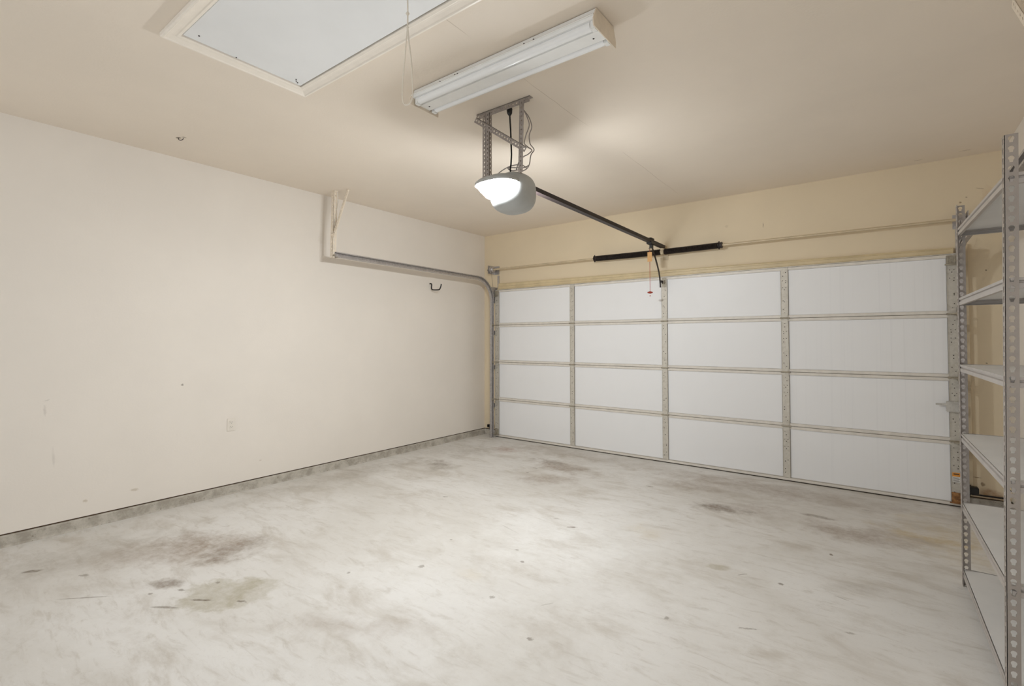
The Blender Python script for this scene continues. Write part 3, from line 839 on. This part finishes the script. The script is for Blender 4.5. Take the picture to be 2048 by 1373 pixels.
def bike_hook(x, y, z, sgn, name, label):
    pts = smooth([(x, y, z+.020), (x+sgn*.022, y, z+.018), (x+sgn*.034, y, z+.005), (x+sgn*.030, y, z-.030), (x+sgn*.036, y, z-.052), (x+sgn*.058, y, z-.064), (x+sgn*.16, y, z-.070), (x+sgn*.186, y, z-.060), (x+sgn*.204, y, z-.030), (x+sgn*.214, y, z+.002)], 5)
    mb = MB(); mb.tube(pts, .0078, 10)
    return tag(mb.build(name, M_blk, None, smooth=True), label, 'hook')
bike_hook(XL+.001, -1.03, 2.118, 1, 'wall_hook', 'black bent steel hook on the left wall under the door track')
mb = MB(); mb.tube(smooth([(XR-.001, -1.47, 2.47), (5.19, -1.47, 2.455), (5.13, -1.47, 2.425), (5.085, -1.47, 2.395)], 4), .008, 10)
tag(mb.build('wall_peg', M_blk, None, smooth=True), 'black steel peg slanting from the right wall above the shelving', 'hook')

mb = MB(); mb.tube(smooth([(.145, -4.074, H-.0005), (.146, -4.074, H-.012), (.160, -4.068, H-.020), (.178, -4.06, H-.018), (.186, -4.055, H-.008)], 4), .0028, 8)
tag(mb.build('ceiling_hook', M_dark), 'tiny bent nail hook in the ceiling near the left wall', 'hook')

# photo-eye sensors at the foot of the door
s = thing('safety_sensor', (-.16, .02, .10), 'small black door sensor by the floor left of the garage door', 'sensor')
mb = MB(); mb.box(-.150, -.112, -.035, .035, .112, .165, .005); mb.cyl((-.112, -.005, .14), (-.104, -.005, .14), .013, 14); mb.build('sensor_body', M_blkpl, s)
mb = MB(); mb.box(-.235, -.132, .020, .028, .128, .150); mb.box(-.240, -.205, .02, .058, .115, .155, .002); mb.build('bracket', M_blk, s)
mb = MB(); mb.tube(smooth([(-.215, .035, .135), (-.20, .03, .10), (-.185, .03, .05), (-.19, .035, .012)]), .003, 8); mb.build('sensor_wire', M_blk, s)
s = thing('safety_sensor', (5.02, .0, .10), 'black door sensor behind the shelving right of the garage door', 'sensor')
mb = MB(); mb.box(4.975, 5.045, -.03, .03, .125, .185, .005); mb.cyl((4.975, 0, .155), (4.964, 0, .155), .013, 14); mb.build('sensor_body', M_blkpl, s)
mb = MB(); mb.box(4.968, 5.00, .03, .062, .10, .19, .002); mb.beam((5.00, -.02, .128), (5.20, .01, .122), .010, .012); mb.build('bracket', M_blk, s)
mb = MB(); mb.tube(smooth([(5.19, .01, .122), (5.215, .02, .12), (5.225, .03, .06), (5.228, .04, .012)]), .003, 8)
mb.build('sensor_wire', M_blk, s)
mb = MB(); mb.tube(smooth([(4.99, .02, .185), (4.975, .04, .23), (4.982, .062, .28)]), .003, 8); mb.build('sensor_wire', M_blk, s)

# ------------------------------------------------------------------ shelving unit
SL, SD, SH = 1.170, .395, 2.172
su = thing('shelving_unit', (4.99, -2.28, 0), 'tall grey boltless steel shelving with six pale shelves at the right wall', 'shelving')
def smap(s_, w, z):
    f = s_/SL
    lean = .004+.010*f
    return Vector((4.781+.016*f+lean*z+w, -1.70-s_, z))
def keyhole():
    # 12 points, u is up the post: round head above, narrow foot below; first point towards (-u,-v)
    foot = [(-.0125, -.0050), (-.0045, -.0060)]
    head = [(.0035+.0092*math.sin(a), .0092*-math.cos(a)) for a in (-.35, .10, .60, 1.25)]
    half = foot+head
    return half+[(u, -v) for u, v in reversed(half)]
KH = keyhole()
FW = .039
for (s0, ds, w0, dw) in ((0, 1, 0, 1), (SL, -1, 0, 1), (0, 1, SD, -1), (SL, -1, SD, -1)):
    mb = MB()
    # flange across the depth, then flange along the length
    mb.perf(lambda u, v: smap(s0, w0+dw*v, u*(1+.006*s0/SL)), SH, FW, .0381, KH, .0022, (0, -ds, 0))
    mb.perf(lambda u, v: smap(s0+ds*v, w0, u*(1+.006*s0/SL)), SH, FW, .0381, KH, .0022, (dw, 0, 0))
    mb.build('post', M_shelf_shade, su)
    mb = MB()
LV = [(2.034, .041), (1.633, .041), (1.254, .040), (.860, .043), (.468, .042), (.089, .040)]
def sbox(mb, s0, s1, w0, w1, z0, z1):
    mb.hexa([smap(s_, w, z) for z in (z0, z1) for s_ in (s1, s0) for w in (w0, w1)])
for zt, hb in LV:
    mb = MB(); sbox(mb, .0085, SL-.0085, .0085, SD-.0085, zt-.0125, zt-.001)
    deck = mb.build('shelf', M_deck, su)
    for kind in ('front', 'back'):
        w0 = .0030 if kind == 'front' else SD-.0030
        dw = 1 if kind == 'front' else -1
        mb = MB()
        # rolled beam section: top lip, recessed groove, wide lower web with a turned-in foot
        loop = [(0, .001), (0, -.011), (.007, -.014), (.007, -.019), (0, -.022), (0, -hb), (.014, -hb), (.014, -hb+.002), (.002, -hb+.002), (.002, -.0206), (.009, -.0176), (.009, -.0154), (.0095, -.0145), (.022, -.0145), (.022, -.0128), (.0085, -.0128), (.002, -.0098), (.002, .001)]
        r0 = [mb.bm.verts.new(smap(.004, w0+dw*a, zt+b_)) for a, b_ in loop]
        r1 = [mb.bm.verts.new(smap(SL-.004, w0+dw*a, zt+b_)) for a, b_ in loop]
        for k in range(len(loop)):
            mb.bm.faces.new((r0[k], r0[(k+1) % len(loop)], r1[(k+1) % len(loop)], r1[k]))
        mb.bm.faces.new(r0[::-1]); mb.bm.faces.new(r1)
        mb.build('beam', M_shelf, deck)
    for s0, ds in ((.0030, 1), (SL-.0030, -1)):
        mb = MB()
        r0 = [mb.bm.verts.new(smap(s0+ds*a, .016, zt+b_)) for a, b_ in loop]
        r1 = [mb.bm.verts.new(smap(s0+ds*a, SD-.016, zt+b_)) for a, b_ in loop]
        for k in range(len(loop)):
            mb.bm.faces.new((r0[k], r0[(k+1) % len(loop)], r1[(k+1) % len(loop)], r1[k]))
        mb.bm.faces.new(r0[::-1]); mb.bm.faces.new(r1)
        mb.build('beam', M_shelf, deck)

# ------------------------------------------------------------------ light
w = bpy.data.worlds.new('world'); S.world = w; w.use_nodes = True
bg = w.node_tree.nodes['Background']; bg.inputs[0].default_value = (.95, 1, 1.06, 1); bg.inputs[1].default_value = .80
def area(name, loc, target, sx, sy, power, col):
    l = bpy.data.lights.new(name, 'AREA'); l.shape = 'RECTANGLE'; l.size = sx; l.size_y = sy; l.energy = power; l.color = col
    o = bpy.data.objects.new(name, l); COL.objects.link(o); o.location = loc
    o.rotation_euler = (Vector(target)-Vector(loc)).to_track_quat('-Z', 'Y').to_euler()
    return o

# ------------------------------------------------------------------ camera
f_, cx, cy, yaw, pitch, roll = 978.956, 1034.343, 656.502, -.6433, .0239, -.0011
cam = bpy.data.cameras.new('camera'); co = bpy.data.objects.new('camera', cam); COL.objects.link(co)
cam.sensor_fit = 'HORIZONTAL'; cam.sensor_width = 36
cam.lens = f_*36/2048
cam.shift_x = -(cx-1024)/2048
cam.shift_y = (cy-686.5)/2048
cam.clip_start = .01
sy, cyw = math.sin(yaw), math.cos(yaw)
fw = Vector((sy, cyw, 0)); rt = Vector((cyw, -sy, 0)); up = Vector((0, 0, 1))
f2 = fw*math.cos(pitch)+up*math.sin(pitch); u2 = up*math.cos(pitch)-fw*math.sin(pitch)
r3 = rt*math.cos(roll)+u2*math.sin(roll); u3 = u2*math.cos(roll)-rt*math.sin(roll)
mw = Matrix((r3, u3, -f2)).transposed().to_4x4(); mw.translation = Vector((4.4462, -5.4904, 1.3985))
co.matrix_world = mw
S.camera = co
S.view_settings.view_transform = 'Standard'; S.view_settings.look = 'None'
S.view_settings.gamma = 1; S.view_settings.use_curve_mapping = False
S.view_settings.exposure = 0.43
S.cycles.use_denoising = True
S.cycles.max_bounces = 10; S.cycles.diffuse_bounces = 6
